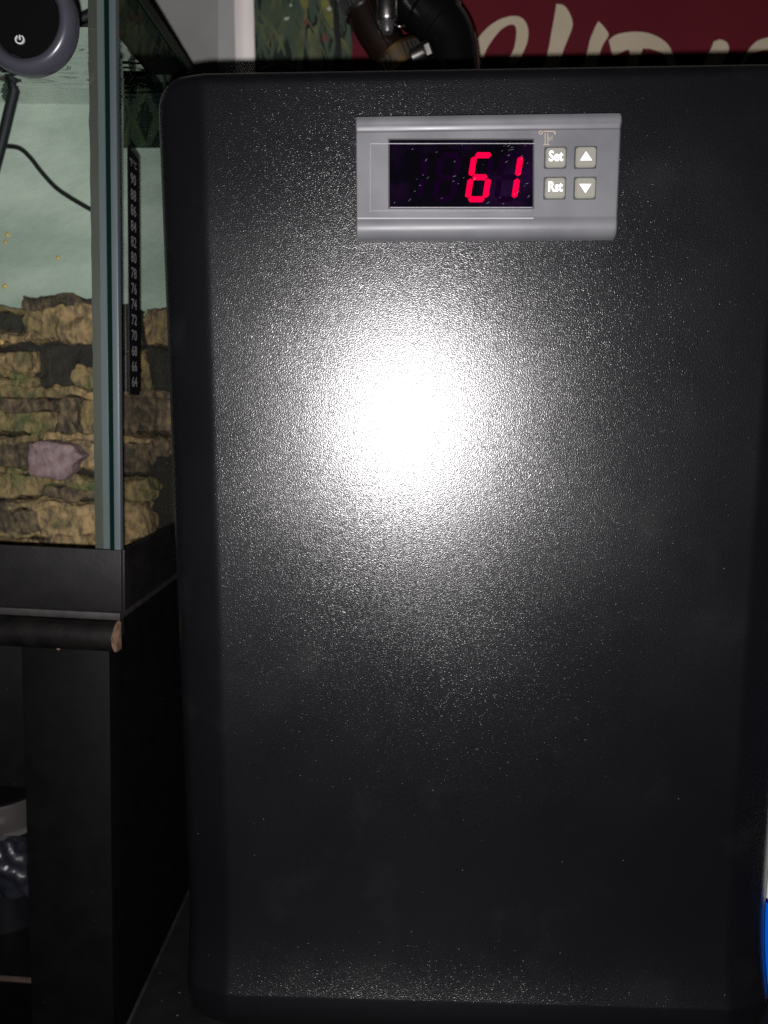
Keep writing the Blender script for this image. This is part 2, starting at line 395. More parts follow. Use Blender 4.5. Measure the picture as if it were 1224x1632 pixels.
box('front_pane', -0.55, TX - 0.0038, TF, TF + 0.0035, PB, TZ1, M['glass'], tk, lean=True)
box('side_pane', TX - 0.0022, TX - 0.0002, TF + 0.0032, TB, PB, TZ1, M['glass'], tk, lean=True)
box('back_pane', -0.55, TX - 0.0024, TB - 0.0035, TB, PB, TZ1, M['glass'], tk, lean=True)
box('pane_edge', TX - 0.0021, TX, TF, TF + 0.003, PB, TZ1, M['edge'], tk, bev=0.0004, lean=True)
box('pane_edge', TX - 0.0037, TX - 0.0022, TF + 0.0006, TF + 0.0034, PB, TZ1, M['green_edge'], tk, lean=True)
# silicone bead inside the corner, slightly wavy
def bead(name, xa, xb, ya, m, wob):
    vs, fs = [], []; n = 60
    for i in range(n + 1):
        z = PB + (TZ1 - PB) * i / n
        w = wob * (noise.noise(Vector((0, 3.1, z * 180))) + 0.5 * noise.noise(Vector((5, 1, z * 600))))
        vs += [(xa + w, ya, z), (xb, ya, z), (xb, ya + 0.004, z), (xa + w + 0.002, ya + 0.0015, z)]
    for i in range(n):
        for k in range(4): fs.append([i * 4 + k, i * 4 + (k + 1) % 4, i * 4 + 4 + (k + 1) % 4, i * 4 + 4 + k])
    return obj(name, vs, fs, m, tk, 60, lean=True)
bead('silicone_seam', TX - 0.0072, TX - 0.0039, TF + 0.0038, M['silicone'], 0.00015)
bead('silicone_seam', TX - 0.0104, TX - 0.0072, TF + 0.0048, M['olive_silicone'], 0.0003)
# base trim
from_bm('base_trim', box_bm(-0.55, TX + 0.0006, TF - 0.0012, TF - 0.0001, -0.0690, TZ0 + 0.0008, 0.0004), M['trim'], tk, 40, lean=True)
box('base_trim', TX + 0.00005, TX + 0.0012, TF + 0.0002, TB + 0.001, -0.0690, TZ0 + 0.0008, M['trim'], tk, bev=0.0003, lean=True)
box('tank_floor', -0.55, TX - 0.0003, TF + 0.0002, TB, -0.0690, -0.0665, M['trim'], tk, lean=True)
box('top_edge', TX - 0.0023, TX + 0.0001, TF, TB, TZ1, TZ1 + 0.0012, M['green_edge'], tk, lean=True)

lm_ = mat('dark_tank_lid', (0.006, 0.007, 0.006), 0.5, c2=(0.014, 0.017, 0.012), nscale=60, spec=0.2)
lv = [(TX - 0.0002, TF + 0.002), (-0.1030, TF + 0.002), (-0.1400, TB + 0.001), (TX - 0.0002, TB + 0.001)]
obj('lid', [(x, y, TZ1 + 0.0016) for x, y in lv] + [(x, y, TZ1 + 0.0050) for x, y in lv], [[0, 1, 2, 3], [4, 5, 6, 7], [0, 1, 5, 4], [1, 2, 6, 5], [2, 3, 7, 6], [3, 0, 4, 7]], lm_, tk, lean=True)

# water: rippled surface near the top of the tank
M['water'], wx = glass_mat('water_surface', (0.85, 0.93, 0.9), 0.03)
wn = M['water'].node_tree
for l in list(wn.links):
    if l.to_socket == wx.inputs[0]: wn.links.remove(l)
wx.inputs[0].default_value = 0.92
nx, ny = 90, 80; vs, fs = [], []
WZ = 0.1125
for j in range(ny + 1):
    for i in range(nx + 1):
        x = -0.22 + (0.22 + TX - 0.0030) * i / nx; y = TF + 0.0042 + (TB - 0.0085 - TF) * j / ny
        am = min(1, max(0.12, (-0.108 - x) / 0.02))
        z = WZ + am * (0.0011 * noise.noise(Vector((x * 30, y * 150, 2))) + 0.0007 * noise.noise(Vector((x * 90, y * 420, 7))))
        vs.append(LEAN @ Vector((x, y, z)))
for j in range(ny):
    for i in range(nx): fs.append([j * (nx + 1) + i, j * (nx + 1) + i + 1, (j + 1) * (nx + 1) + i + 1, (j + 1) * (nx + 1) + i])
struct(obj('water', vs, fs, M['water'], None, 80))

# backing sheet inside the tank
M['mint'] = mat('mint_plastic_sheet', (0.36, 0.41, 0.35), 0.45, c2=(0.52, 0.57, 0.49), nscale=22, bump=(60, 0.004, 0.5), contrast=(0.42, 0.66), stretch=((0.8, 1, 1.8), (0, -0.25, 0)))
SD = 0.3125
def sheet(name, px0, px1, pytop, pybot, D, m, label, cat, amp=0.0006, n=40):
    vs, fs = [], []
    for j in range(n + 1):
        for i in range(n + 1):
            q = P(px0 + (px1 - px0) * i / n, pytop + (pybot - pytop) * j / n, D)
            q.y += amp * (noise.noise(Vector((q.x * 20, 1, q.z * 90))) + 0.6 * noise.noise(Vector((q.x * 60, 4, q.z * 200))))
            vs.append(q)
    k = n + 1; m2 = len(vs)
    vs += [v + Vector((0, 0.0008, 0)) for v in vs[:m2]]
    for j in range(n):
        for i in range(n):
            a = j * k + i
            fs.append([a, a + 1, a + k + 1, a + k]); fs.append([m2 + a, m2 + a + k, m2 + a + k + 1, m2 + a + 1])
    rim = [i for i in range(k)] + [j * k + n for j in range(1, k)] + [n * k + i for i in range(n - 1, -1, -1)] + [j * k for j in range(n - 1, 0, -1)]
    for i in range(len(rim)):
        a, b = rim[i], rim[(i + 1) % len(rim)]; fs.append([a, b, m2 + b, m2 + a])
    return tag(obj(name, vs, fs, m, None, 60), label, cat)
sheet('backing_sheet', -160, 196, -60, 880, SD, M['mint'], 'pale mint plastic sheet lining the back of the fish tank', 'plastic sheet')
sheet('backing_sheet', 192, 284, 236, 700, SD + 0.002, M['mint'], 'short mint plastic sheet behind the thermometer strip, dark gap above it', 'plastic sheet')

# stacked stone ledges
def rock_mat(name, tan, dark, moss, seed):
    m = mat(name, tan, 0.85, c2=dark, nscale=430, contrast=(0.40, 0.70), bump=(520, 0.0020, 0.9, 8), detail=10, stretch=((1, 1, 0.55), (0, 0.15, 0)))
    N = m.node_tree.nodes; L = m.node_tree.links; b = N['Principled BSDF']
    prev = b.inputs['Base Color'].links[0].from_socket
    tc = N.new('ShaderNodeTexCoord'); mp = N.new('ShaderNodeMapping'); mp.inputs['Location'].default_value = (seed, seed * 2, 0); L.new(tc.outputs['Object'], mp.inputs[0])
    t = N.new('ShaderNodeTexNoise'); t.inputs['Scale'].default_value = 75; t.inputs['Detail'].default_value = 10; t.inputs['Roughness'].default_value = 0.7; L.new(mp.outputs[0], t.inputs[0])
    r = N.new('ShaderNodeMapRange'); r.inputs[1].default_value = 0.49; r.inputs[2].default_value = 0.70; L.new(t.outputs[0], r.inputs[0])
    x = N.new('ShaderNodeMix'); x.data_type = 'RGBA'; x.inputs[7].default_value = (*moss, 1); L.new(r.outputs[0], x.inputs[0]); L.new(prev, x.inputs[6]); L.new(x.outputs[2], b.inputs['Base Color'])
    return m
RM = [rock_mat('tan_ledge_stone', (0.40, 0.25, 0.12), (0.09, 0.056, 0.04), (0.075, 0.07, 0.03), 1.3),
      rock_mat('olive_ledge_stone', (0.29, 0.19, 0.085), (0.075, 0.052, 0.03), (0.035, 0.085, 0.022), 4.1),
      rock_mat('brown_ledge_stone', (0.055, 0.036, 0.027), (0.23, 0.15, 0.08), (0.028, 0.022, 0.016), 7.7),
      rock_mat('recess_shade_stone', (0.022, 0.015, 0.012), (0.04, 0.03, 0.022), (0.022, 0.03, 0.015), 2.9)]  # darkest kind: the cave's shade is put into its colour
M['rockback'] = mat('gap_shade_rock', (0.013, 0.009, 0.007), 0.9, c2=(0.026, 0.018, 0.014), nscale=60, bump=(200, 0.001, 0.6))  # near-black colour stands in for shade in the gaps between stones
rk = thing('rock_ledge_wall', 'mossy tan rock ledges stacked along the back of the fish tank', 'rock wall', (-0.17, 0.30, -0.068))
def stone(x0, x1, y0, y1, D, th, m, seed, rnd=0.24):
    a = P(x0, y0 + 1.5, D); b = P(x1, y1 - 2.0, D)
    c = Vector(((a.x + b.x) / 2, D + th / 2, (a.z + b.z) / 2)); h = Vector((abs(b.x - a.x) / 2, th / 2, abs(a.z - b.z) / 2))
    bm = bmesh.new(); bmesh.ops.create_cube(bm, size=2)
    bmesh.ops.subdivide_edges(bm, edges=list(bm.edges), cuts=13, use_grid_fill=True)
    for v in bm.verts:
        q = v.co.copy(); s = q.normalized() * 1.25
        q = q.lerp(s, rnd); w = c + Vector((q.x * h.x, q.y * h.y, q.z * h.z))
        nn = noise.noise_vector(w * 60 + Vector((seed * 9.7, 0, 0))) * 0.0020 + noise.noise_vector(w * 150 + Vector((seed * 3.7, 0, 0))) * 0.0016 + noise.noise_vector(w * 330 + Vector((0, seed, 0))) * 0.0011 + noise.noise_vector(w * 800) * 0.0004
        v.co = w + nn
    return from_bm('stone', bm, m, rk, 70)
from_bm('shade_backing', box_bm(P(-120, 600, .311).x, P(283, 600, .311).x, 0.3095, 0.3115, P(0, 900, .31).z, P(0, 528, .31).z), M['rockback'], rk)
rows = [ # (x0, x1, y0, y1, depth, stone kind)
 [(30, 150, 471, 492, .3030, 2), (-60, 38, 490, 502, .3035, 1), (64, 150, 480, 546, .3010, 0), (32, 68, 484, 543, .3035, 1), (-60, 40, 499, 532, .3045, 3), (-60, 62, 527, 547, .3010, 0), (150, 228, 486, 556, .3046, 3), (224, 284, 490, 552, .3020, 0)],
 [(-60, 52, 562, 592, .3015, 0), (-60, 46, 588, 606, .3030, 1), (-60, 54, 602, 626, .3005, 1), (40, 128, 545, 622, .3080, 3), (118, 156, 582, 622, .3040, 1), (152, 222, 560, 622, .3060, 3), (206, 240, 556, 630, .3050, 1), (236, 284, 552, 630, .3070, 3)],
 [(-60, 90, 616, 637, .2990, 1), (82, 150, 619, 636, .2985, 0), (148, 284, 622, 638, .2995, 2), (-60, 88, 633, 662, .2998, 2), (-60, 78, 656, 693, .2988, 1), (84, 131, 636, 694, .3000, 2), (126, 160, 638, 690, .2992, 1), (158, 222, 634, 692, .3000, 2), (216, 284, 634, 692, .3005, 2)],
 [(-60, 76, 691, 704, .2980, 1), (68, 150, 691, 705, .2970, 0), (148, 240, 694, 706, .2978, 0), (-60, 44, 700, 748, .2992, 2), (38, 118, 698, 756, .2998, 2), (112, 160, 702, 748, .2985, 0), (158, 236, 702, 756, .2998, 2), (232, 266, 694, 726, .3000, 2)],
 [(-60, 46, 744, 760, .2975, 1), (-60, 64, 753, 796, .2955, 1), (58, 156, 758, 780, .2945, 1), (60, 156, 776, 802, .2962, 2), (150, 242, 758, 802, .2960, 1)],
 [(-60, 22, 798, 858, .2920, 2), (18, 110, 799, 818, .2905, 0), (16, 66, 812, 858, .2920, 2), (62, 112, 810, 860, .2918, 0), (104, 172, 802, 856, .2915, 0), (168, 236, 800, 862, .2920, 0), (-60, 84, 846, 862, .2925, 1)],
 [(-60, 70, 857, 915, .2890, 0), (64, 92, 858, 915, .2900, 2), (80, 152, 850, 915, .2892, 0), (148, 222, 858, 915, .2890, 0)]]
k = 0
for r in rows:
    for x0, x1, y0, y1, D, mi in r:
        k += 1; stone(x0, x1, y0, y1, D, 0.010, RM[mi], k)
# pink stone chip
oc = catmull([Vector((x, y, 0)) for x, y in [(46, 706), (68, 703), (96, 707), (113, 710), (119, 719), (131, 728), (118, 738), (109, 756), (98, 766), (76, 763), (46, 758), (42, 745), (43, 722), (46, 706)]], 5)[:-1]
cen = Vector((80, 734, 0)); vs, fs = [], []; no = len(oc)
for sc_, dy in ((0.97, 0.0085), (1.0, 0.0016), (0.985, 0.0008), (0.94, 0.0003), (0.8, 0), (0.6, 0), (0.4, 0), (0.2, 0)):
    for p in oc:
        q = cen + (p - cen) * sc_; w = P(q.x, q.y, 0.2880)
        vs.append(w + Vector((0.0003 * noise.noise(w * 500), dy + 0.0007 * noise.noise(w * 220) + 0.0003 * noise.noise(w * 700), 0.0003 * noise.noise(w * 500 + Vector((4, 0, 0))))))
for i in range(7):
    for k in range(no): fs.append([i * no + k, i * no + (k + 1) % no, (i + 1) * no + (k + 1) % no, (i + 1) * no + k])
fs += [list(range(no)), [7 * no + k for k in range(no)]]
pk = obj('pink_stone', vs, fs, mat('pink_slate', (0.19, 0.105, 0.118), 0.8, c2=(0.36, 0.24, 0.245), nscale=260, contrast=(0.35, 0.75), detail=9, bump=(600, 0.0012, 0.7, 8)), None, 60)
tag(pk, 'flat pinkish stone chip leaning on the rock ledges', 'stone')

# panel behind the tank; its leaves paint the reflected plant poster
M['poster'] = mat('dark_poster_print', (0.006, 0.009, 0.008), 0.6, c2=(0.016, 0.024, 0.017), nscale=45, spec=0.15)
M['blade_olive'] = mat('olive_leaf_print', (0.085, 0.095, 0.04), 0.6, c2=(0.03, 0.042, 0.018), nscale=120)
M['blade_green'] = mat('green_leaf_print', (0.020, 0.036, 0.022), 0.6, c2=(0.035, 0.055, 0.032), nscale=120)
M['blade_yellow'] = mat('yellow_leaf_print', (0.16, 0.15, 0.03), 0.6, c2=(0.05, 0.06, 0.02), nscale=90)
M['print_red'] = mat('red_flower_print', (0.12, 0.03, 0.025), 0.5)
M['print_pale'] = mat('pale_flower_print', (0.3, 0.32, 0.28), 0.5)
def strips(name, lst, D, m, parent, lim=(405, 597)):
    """printed leaves: tapered strips (points, width in photo px) lying on the picture"""
    vs, fs = [], []
    for j_, (pts, w) in enumerate(lst):
        c = catmull([Vector((x, y, 0)) for x, y in pts], 6); b = len(vs); n = len(c)
        for i, p in enumerate(c):
            t = (c[min(i + 1, n - 1)] - c[max(i - 1, 0)]).normalized(); nn = Vector((-t.y, t.x, 0))
            ww = w / 2 * (math.sin(math.pi * (0.06 + 0.88 * i / (n - 1))) ** 0.7)
            vs += [P(min(max(p.x + nn.x * ww, lim[0]), lim[1]), p.y + nn.y * ww, D), P(min(max(p.x - nn.x * ww, lim[0]), lim[1]), p.y - nn.y * ww, D)]
        for q_ in vs[b:]: q_.y -= j_ * 4e-6
        fs += [[b + 2 * i, b + 2 * i + 1, b + 2 * i + 3, b + 2 * i + 2] for i in range(n - 1)]
    return obj(name, vs, fs, m, parent)
def rand_blades(n, x0, x1, y0, y1, wmin, wmax):
    out = []
    for _ in range(n):
        x = random.uniform(x0, x1); y = random.uniform(y0 + 0.4 * (y1 - y0), y1); l = random.uniform(0.35, 0.9) * (y1 - y0); s = random.uniform(-0.45, 0.45)
        out.append(([(x, y), (x + s * l * 0.5, y - l * 0.5), (x + s * l * 1.2, y - l)], random.uniform(wmin, wmax)))
    return out
q = [P(-140, -40, .3285), P(312, 330, .3285)]
tp = tag(box('reflection_picture', q[0].x, TX - 0.003, 0.3280, 0.3288, q[1].z, 0.1262, M['poster']), 'dark panel behind the glass tank with leaves painted as a reflection', 'picture')
strips('leaf_print', rand_blades(26, 180, 300, 150, 300, 5, 14), 0.32770, M['blade_green'], tp, (-100, 280))
strips('leaf_print', rand_blades(16, 180, 300, 150, 300, 3, 8), 0.32755, M['blade_olive'], tp, (-100, 280))

# plant poster, white border, red banner on the wall
ps = tag(pxprism('plant_poster', [(399, -60), (600, -60), (600, 230), (408, 230)], 0.3735, 0.0006, M['poster']), 'dark green plant poster hanging between white border and red banner', 'poster')
strips('leaf_print', rand_blades(34, 405, 560, -40, 150, 4, 15), 0.37330, M['blade_green'], ps)
strips('leaf_print', [([(402, 30), (415, 45), (430, 80)], 7), ([(398, 0), (425, 35), (445, 62), (455, 90)], 7), ([(440, -20), (434, 30), (428, 70)], 5), ([(455, 20), (449, 60), (443, 85)], 5), ([(470, 24), (462, 32), (452, 48)], 4),
    ([(400, 20), (409, 38), (426, 42)], 5), ([(478, 120), (480, 70), (486, 20)], 10), ([(500, 120), (498, 80), (492, 45)], 14), ([(465, 110), (470, 80), (480, 50)], 6), ([(415, 110), (445, 100), (480, 110)], 4),
    ([(430, 10), (436, 18), (475, 22)], 4), ([(512, 100), (505, 70), (503, 40)], 9)] + rand_blades(14, 405, 550, -30, 120, 2, 4), 0.37318, M['blade_olive'], ps)
strips('leaf_print', [([(478, -12), (484, 0), (487, 18)], 13), ([(515, -5), (522, 18), (530, 44)], 15), ([(542, 60), (550, 74), (558, 86)], 9), ([(486, 8), (488, 22), (487, 36)], 4)], 0.37306, M['blade_yellow'], ps)
strips('dark_stem_print', [([(533, -20), (537, 40), (543, 110)], 10), ([(552, -20), (560, 40), (566, 100)], 5)], 0.37300, mat('black_stem_print', (0.004, 0.004, 0.005), 0.5), ps)
strips('flower_print', [([(486, 30), (488, 35), (487, 41)], 6), ([(516, 54), (517, 62), (518, 68)], 7)], 0.37296, M['print_red'], ps)
strips('flower_print', [([(461, 28), (456, 30), (453, 29)], 5), ([(540, 11), (543, 12), (546, 11)], 6), ([(521, 13), (525, 14), (528, 13)], 7), ([(462, 7), (464, 9), (465, 10)], 4)], 0.37290, M['print_pale'], ps)
vs, fs = [], []
for i in range(13):
    t = i / 12; x = 372 + 31 * t; bow = 0.0018 * math.sin(math.pi * t)
    for y in (-60, 230):
        p = P(x + (y + 60) * 0.022, y, 0.3728 - bow); vs.append(p); vs.append(p + Vector((0, 0.0004, 0)))
for i in range(12):
    a = i * 4
    fs += [[a, a + 4, a + 6, a + 2], [a + 1, a + 3, a + 7, a + 5], [a, a + 1, a + 5, a + 4], [a + 2, a + 6, a + 7, a + 3]]
fs += [[0, 2, 3, 1], [48, 49, 51, 50]]
tag(obj('paper_strip', vs, fs, mat('white_paper', (0.74, 0.68, 0.65), 0.7, c2=(0.80, 0.74, 0.70), nscale=30), None, 60), 'upright white paper strip left of the plant poster', 'paper')

sp_ = pxprism('paper_strip', [(348, -60), (373, -60), (379, 230), (347, 230)], 0.3745, 0.0005, mat('grey_paper', (0.26, 0.255, 0.245), 0.7, c2=(0.31, 0.305, 0.295), nscale=25))
tag(sp_, 'greyer paper strip tucked behind the white strip on its left', 'paper')

M['banner'] = mat('dark_red_banner_cloth', (0.085, 0.008, 0.013), 0.65, c2=(0.075, 0.007, 0.012), nscale=20, spec=0.1, bump=(900, 0.0002, 0.3))
M['cream'] = mat('cream_letter_print', (0.40, 0.34, 0.25), 0.6, c2=(0.36, 0.305, 0.22), nscale=50, spec=0.1)
bn = thing('red_banner', 'dark red banner with large cream brush lettering behind the chiller', 'banner', P(900, 300, 0.3725))
vs, fs = [], []; n = 60
for i in range(n + 1):
    x = 553 + (1330 - 553) * i / n
    for y in (-80, 300):
        p = P(x + (14 if y < 0 else 0) * (1 - i / n), y, 0.3718); p.y += 0.0004 * math.sin(i * 0.35) if i > 3 else 0
        vs += [p, p + Vector((0, 0.0006, 0))]
for i in range(n):
    a = i * 4; fs += [[a, a + 4, a + 6, a + 2], [a + 1, a + 3, a + 7, a + 5], [a, a + 1, a + 5, a + 4], [a + 2, a + 6, a + 7, a + 3]]
fs += [[0, 2, 3, 1], [n * 4, n * 4 + 1, n * 4 + 3, n * 4 + 2]]
obj('cloth', vs, fs, M['banner'], bn, 60)
LET = [
 [(60, 330), (80, 255), (95, 165), (130, 115), (180, 78), (235, 62), (275, 72), (295, 110), (293, 160), (275, 205), (255, 245), (240, 250), (220, 250), (215, 235), (240, 190), (250, 130), (245, 100), (225, 95), (190, 115), (150, 165), (125, 215), (90, 330)],
 [(405, 15), (435, 22), (458, 55), (468, 98), (450, 150), (425, 215), (395, 330), (335, 330), (370, 210), (385, 130), (398, 60)],
 [(568, 82), (590, 105), (607, 135), (590, 165), (575, 200), (535, 330), (490, 330), (525, 200), (535, 155), (555, 105)],
 [(608, 155), (640, 133), (700, 123), (760, 128), (810, 150), (845, 185), (868, 260), (862, 330), (838, 330), (832, 225), (790, 195), (750, 188), (735, 200), (700, 330), (655, 330), (690, 200), (650, 205), (625, 215)],
 [(1015, 160), (1040, 153), (1065, 165), (1073, 190), (1060, 220), (1010, 330), (935, 330), (985, 225), (1003, 190)],
 [(1150, 190), (1180, 160), (1224, 145), (1270, 145), (1310, 165), (1330, 200), (1310, 215), (1270, 195), (1224, 192), (1180, 200), (1150, 220), (1125, 260), (1110, 330), (1080, 330), (1110, 260)]]
for pts in LET:
    c = [Vector((720 + x / 2.4286, y / 2.4286, 0)) for x, y in pts]
    c = catmull(c + [c[0]], 4)[:-1]
    pxprism('letter', [(p.x, p.y) for p in c], 0.3711, 0.0003, M['cream'], bn)

# ------------------------------------------------------------------ hoses and clamps above the chiller
HD = 0.328
M['hose'] = mat('brown_stained_hose', (0.009, 0.0035, 0.0016), 0.35, c2=(0.005, 0.0022, 0.0014), nscale=60)
M['black_hose'] = mat('glossy_black_hose', (0.0025, 0.0025, 0.0025), 0.25, bump=(500, 0.0002, 0.25))
M['steel'] = mat('clamp_steel', (0.42, 0.40, 0.38), 0.28, metal=1.0, c2=(0.25, 0.24, 0.23), nscale=400)
M['brass'] = mat('yellowed_steel_band', (0.42, 0.27, 0.11), 0.32, metal=1.0)
hs = thing('water_hose', 'brown stained water hose rising behind the chiller', 'hose', P(640, 105, HD))
tube('hose_tube', [P(548, -60, HD), P(569, -10, HD), P(592, 40, HD), P(620, 84, HD), P(634, 120, HD), P(637, 150, HD), Vector((P(637, 150, HD).x, HD, 0.0885))], 0.0074, M['hose'], hs, 24)
tube('ridge', [P(560, -60, HD - .0074), P(586, 0, HD - .0074), P(606, 46, HD - .0074), P(634, 96, HD - .0074)], 0.0008, M['hose'], hs, 8)
el = thing('elbow_pipe', 'glossy black elbow pipe bending down behind the chiller', 'pipe', P(724, 110, HD))
tube('elbow', [P(600, -70, HD), P(640, -22, HD), P(682, 18, HD), P(714, 56, HD), P(724, 104, HD), P(725, 150, HD), Vector((P(725, 150, HD).x, HD, 0.0885))], 0.0100, M['black_hose'], el, 28)
def collar(pa, pb, r, m, par, name='collar'):
    ax = pb - pa; L_ = ax.length
    return lathe(name, [(r * 0.9, 0), (r, L_ * 0.12), (r, L_ * 0.88), (r * 0.9, L_)], pa, ax, m, par, 32)
collar(P(655, -8, HD), P(676, 11, HD), 0.0112, M['black_hose'], el)
collar(P(692, 27, HD), P(704, 41, HD), 0.01075, M['black_hose'], el)
def clamp(name, label, c, axis, r, wid, m, screw_at, screw_ax, parts):
    t = thing(name, label, 'hose clamp', c)
    ax = Vector(axis).normalized()
    lathe('band', [(r, -wid / 2), (r + 0.0006, -wid / 2), (r + 0.0006, wid / 2), (r, wid / 2)], c, ax, m, t, 40)
    for k in range(28):                      # worm slots pressed in the band
        a = 2 * math.pi * k / 28; u = ax.orthogonal().normalized(); w = ax.cross(u)
        rad = u * math.cos(a) + w * math.sin(a); tan = ax.cross(rad)
        p = c + rad * (r + 0.00075)
        s = [p + ax * (wid * 0.32 * i) + tan * (0.00045 * j + 0.0003 * i) + rad * 0.00012 for i, j in ((-1, -1), (1, -1), (1, 1), (-1, 1))]
        s2 = [v - rad * 0.0006 for v in s]
        obj('band_slot', s + s2, [[0, 1, 2, 3], [4, 5, 6, 7], [0, 1, 5, 4], [1, 2, 6, 5], [2, 3, 7, 6], [3, 0, 4, 7]], M['button_well'], t)
    sa = Vector(screw_ax).normalized()
    lathe('screw_housing', parts[0], screw_at, sa, M['steel'], t, 20)
    lathe('screw_head', parts[1], screw_at, sa, M['steel'], t, 6, smooth=20)
    if len(parts) > 2: lathe('screw_tip', parts[2], screw_at, sa, M['dark_steel'], t, 14)
    return t
M['dark_steel'] = mat('dull_screw_steel', (0.10, 0.10, 0.10), 0.4, metal=0.7)
mm = 0.001
d1 = (P(602, 40, HD) - P(578, -10, HD))
clamp('hose_clamp', 'steel hose clamp with upright screw at top of brown hose', P(574, 2, HD), d1, 0.0076, 0.008, M['steel'], P(616, 12, HD - 0.011), P(618, 60, HD - 0.011) - P(616, 0, HD - 0.011),
      [[(3.4 * mm, -3 * mm), (4.1 * mm, -2.4 * mm), (4.1 * mm, 4.5 * mm), (3.6 * mm, 5.2 * mm)], [(2.8 * mm, -7 * mm), (3.4 * mm, -6.2 * mm), (3.4 * mm, -3 * mm)], [(2.6 * mm, 5 * mm), (2.6 * mm, 7.6 * mm), (1.9 * mm, 9 * mm)]])
clamp('hose_clamp', 'yellowed steel hose clamp lying low beside the black elbow', P(640, 98, HD - 0.004), P(640, 120, HD) - P(604, 58, HD), 0.0086, 0.0075, M['brass'], P(672, 84, HD - 0.011), P(690, 76, HD - 0.011) - P(640, 100, HD - 0.011),
      [[(2.4 * mm, -5 * mm), (3.0 * mm, -4.4 * mm), (3.0 * mm, 0.2 * mm), (2.5 * mm, 0.6 * mm)], [(2.5 * mm, 0.6 * mm), (3.6 * mm, 1.2 * mm), (3.6 * mm, 3.0 * mm), (2.8 * mm, 3.8 * mm)]])
wl = thing('wire_loop', 'small bent steel wire loop between hose and elbow', 'wire', P(636, 36, HD - 0.012))
tube('wire', [P(630, 26, HD - .012), P(629, 36, HD - .0125), P(636, 42, HD - .013), P(645, 41, HD - .0125)], 0.0006, M['steel'], wl, 8)

# ------------------------------------------------------------------ stand under the tank
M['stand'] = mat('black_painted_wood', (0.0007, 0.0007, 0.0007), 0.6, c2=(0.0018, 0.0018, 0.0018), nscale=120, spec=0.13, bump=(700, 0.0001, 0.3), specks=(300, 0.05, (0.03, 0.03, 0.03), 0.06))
M['stand_gloss'] = mat('black_painted_moulding', (0.0015, 0.0012, 0.0012), 0.45, c2=(0.005, 0.004, 0.0035), spec=0.3, nscale=160, bump=(400, 0.0002, 0.4))
M['raw'] = mat('raw_wood', (0.15, 0.085, 0.05), 0.75, c2=(0.05, 0.028, 0.018), nscale=300)
M['worn'] = mat('worn_ledge_paint', (0.013, 0.0115, 0.010), 0.6, c2=(0.003, 0.003, 0.0027), nscale=250)
st = thing('tank_stand', 'black painted wooden stand with rounded chipped moulding under the fish tank', 'stand', (-0.30, 0.285, -0.60))
sx = -0.1012
box('top_board', -0.55, TX + 0.0004, TF - 0.0020, 0.36, -0.0717, -0.0692, M['worn'], st, bev=0.0004, lean=True)
# half-round moulding along the front
vs, fs = [], []
pr = [(0.0, -0.0720), (-0.0022, -0.0722), (-0.0045, -0.0736), (-0.0056, -0.0765), (-0.0056, -0.0790), (-0.0046, -0.0812), (-0.0022, -0.0822), (0.0, -0.0822)]
for x in (-0.55, -0.0968):
    for dy, z in pr: vs.append((x, TF - 0.0005 + dy, z))
n = len(pr)
fs = [[k, (k + 1) % n, n + (k + 1) % n, n + k] for k in range(n)] + [list(range(n)), list(range(n, 2 * n))]
obj('moulding', vs, fs, M['stand_gloss'], st, 50, lean=True)
# bare wood where the paint is chipped off the moulding's end
vs = []
for x, sc_ in ((-0.09685, 0.88), (-0.0962, 0.80)):
    for dy, z in pr: vs.append((x + 0.0006 * noise.noise(Vector((z * 900, x * 100, 1))), TF - 0.0006 + dy * (1.04 if x < -0.0965 else 0.9), -0.0771 + (z + 0.0771) * (1.02 if x < -0.0965 else 0.9)))
obj('bare_end', vs, fs, M['raw'], st, 50, lean=True)
lathe('paint_chip', [(0.0006, 0), (0.0005, 0.0002)], LEAN @ Vector((P(95, 1022, TF - .006).x, TF - 0.0045, -0.0815)), (0, -1, -.2), M['raw'], st, 7)
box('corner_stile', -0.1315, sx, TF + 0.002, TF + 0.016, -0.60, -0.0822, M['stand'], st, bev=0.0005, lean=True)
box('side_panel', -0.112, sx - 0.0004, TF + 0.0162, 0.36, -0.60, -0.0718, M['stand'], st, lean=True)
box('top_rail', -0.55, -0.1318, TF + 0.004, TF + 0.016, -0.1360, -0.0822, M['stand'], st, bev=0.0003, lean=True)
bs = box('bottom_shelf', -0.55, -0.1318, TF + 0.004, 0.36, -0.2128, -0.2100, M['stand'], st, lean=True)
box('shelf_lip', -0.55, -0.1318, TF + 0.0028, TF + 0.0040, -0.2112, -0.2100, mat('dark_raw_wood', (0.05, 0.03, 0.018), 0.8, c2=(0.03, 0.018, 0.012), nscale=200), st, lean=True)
box('inner_back', -0.55, -0.112, 0.345, 0.349, -0.60, -0.0822, M['stand'], st, lean=True)
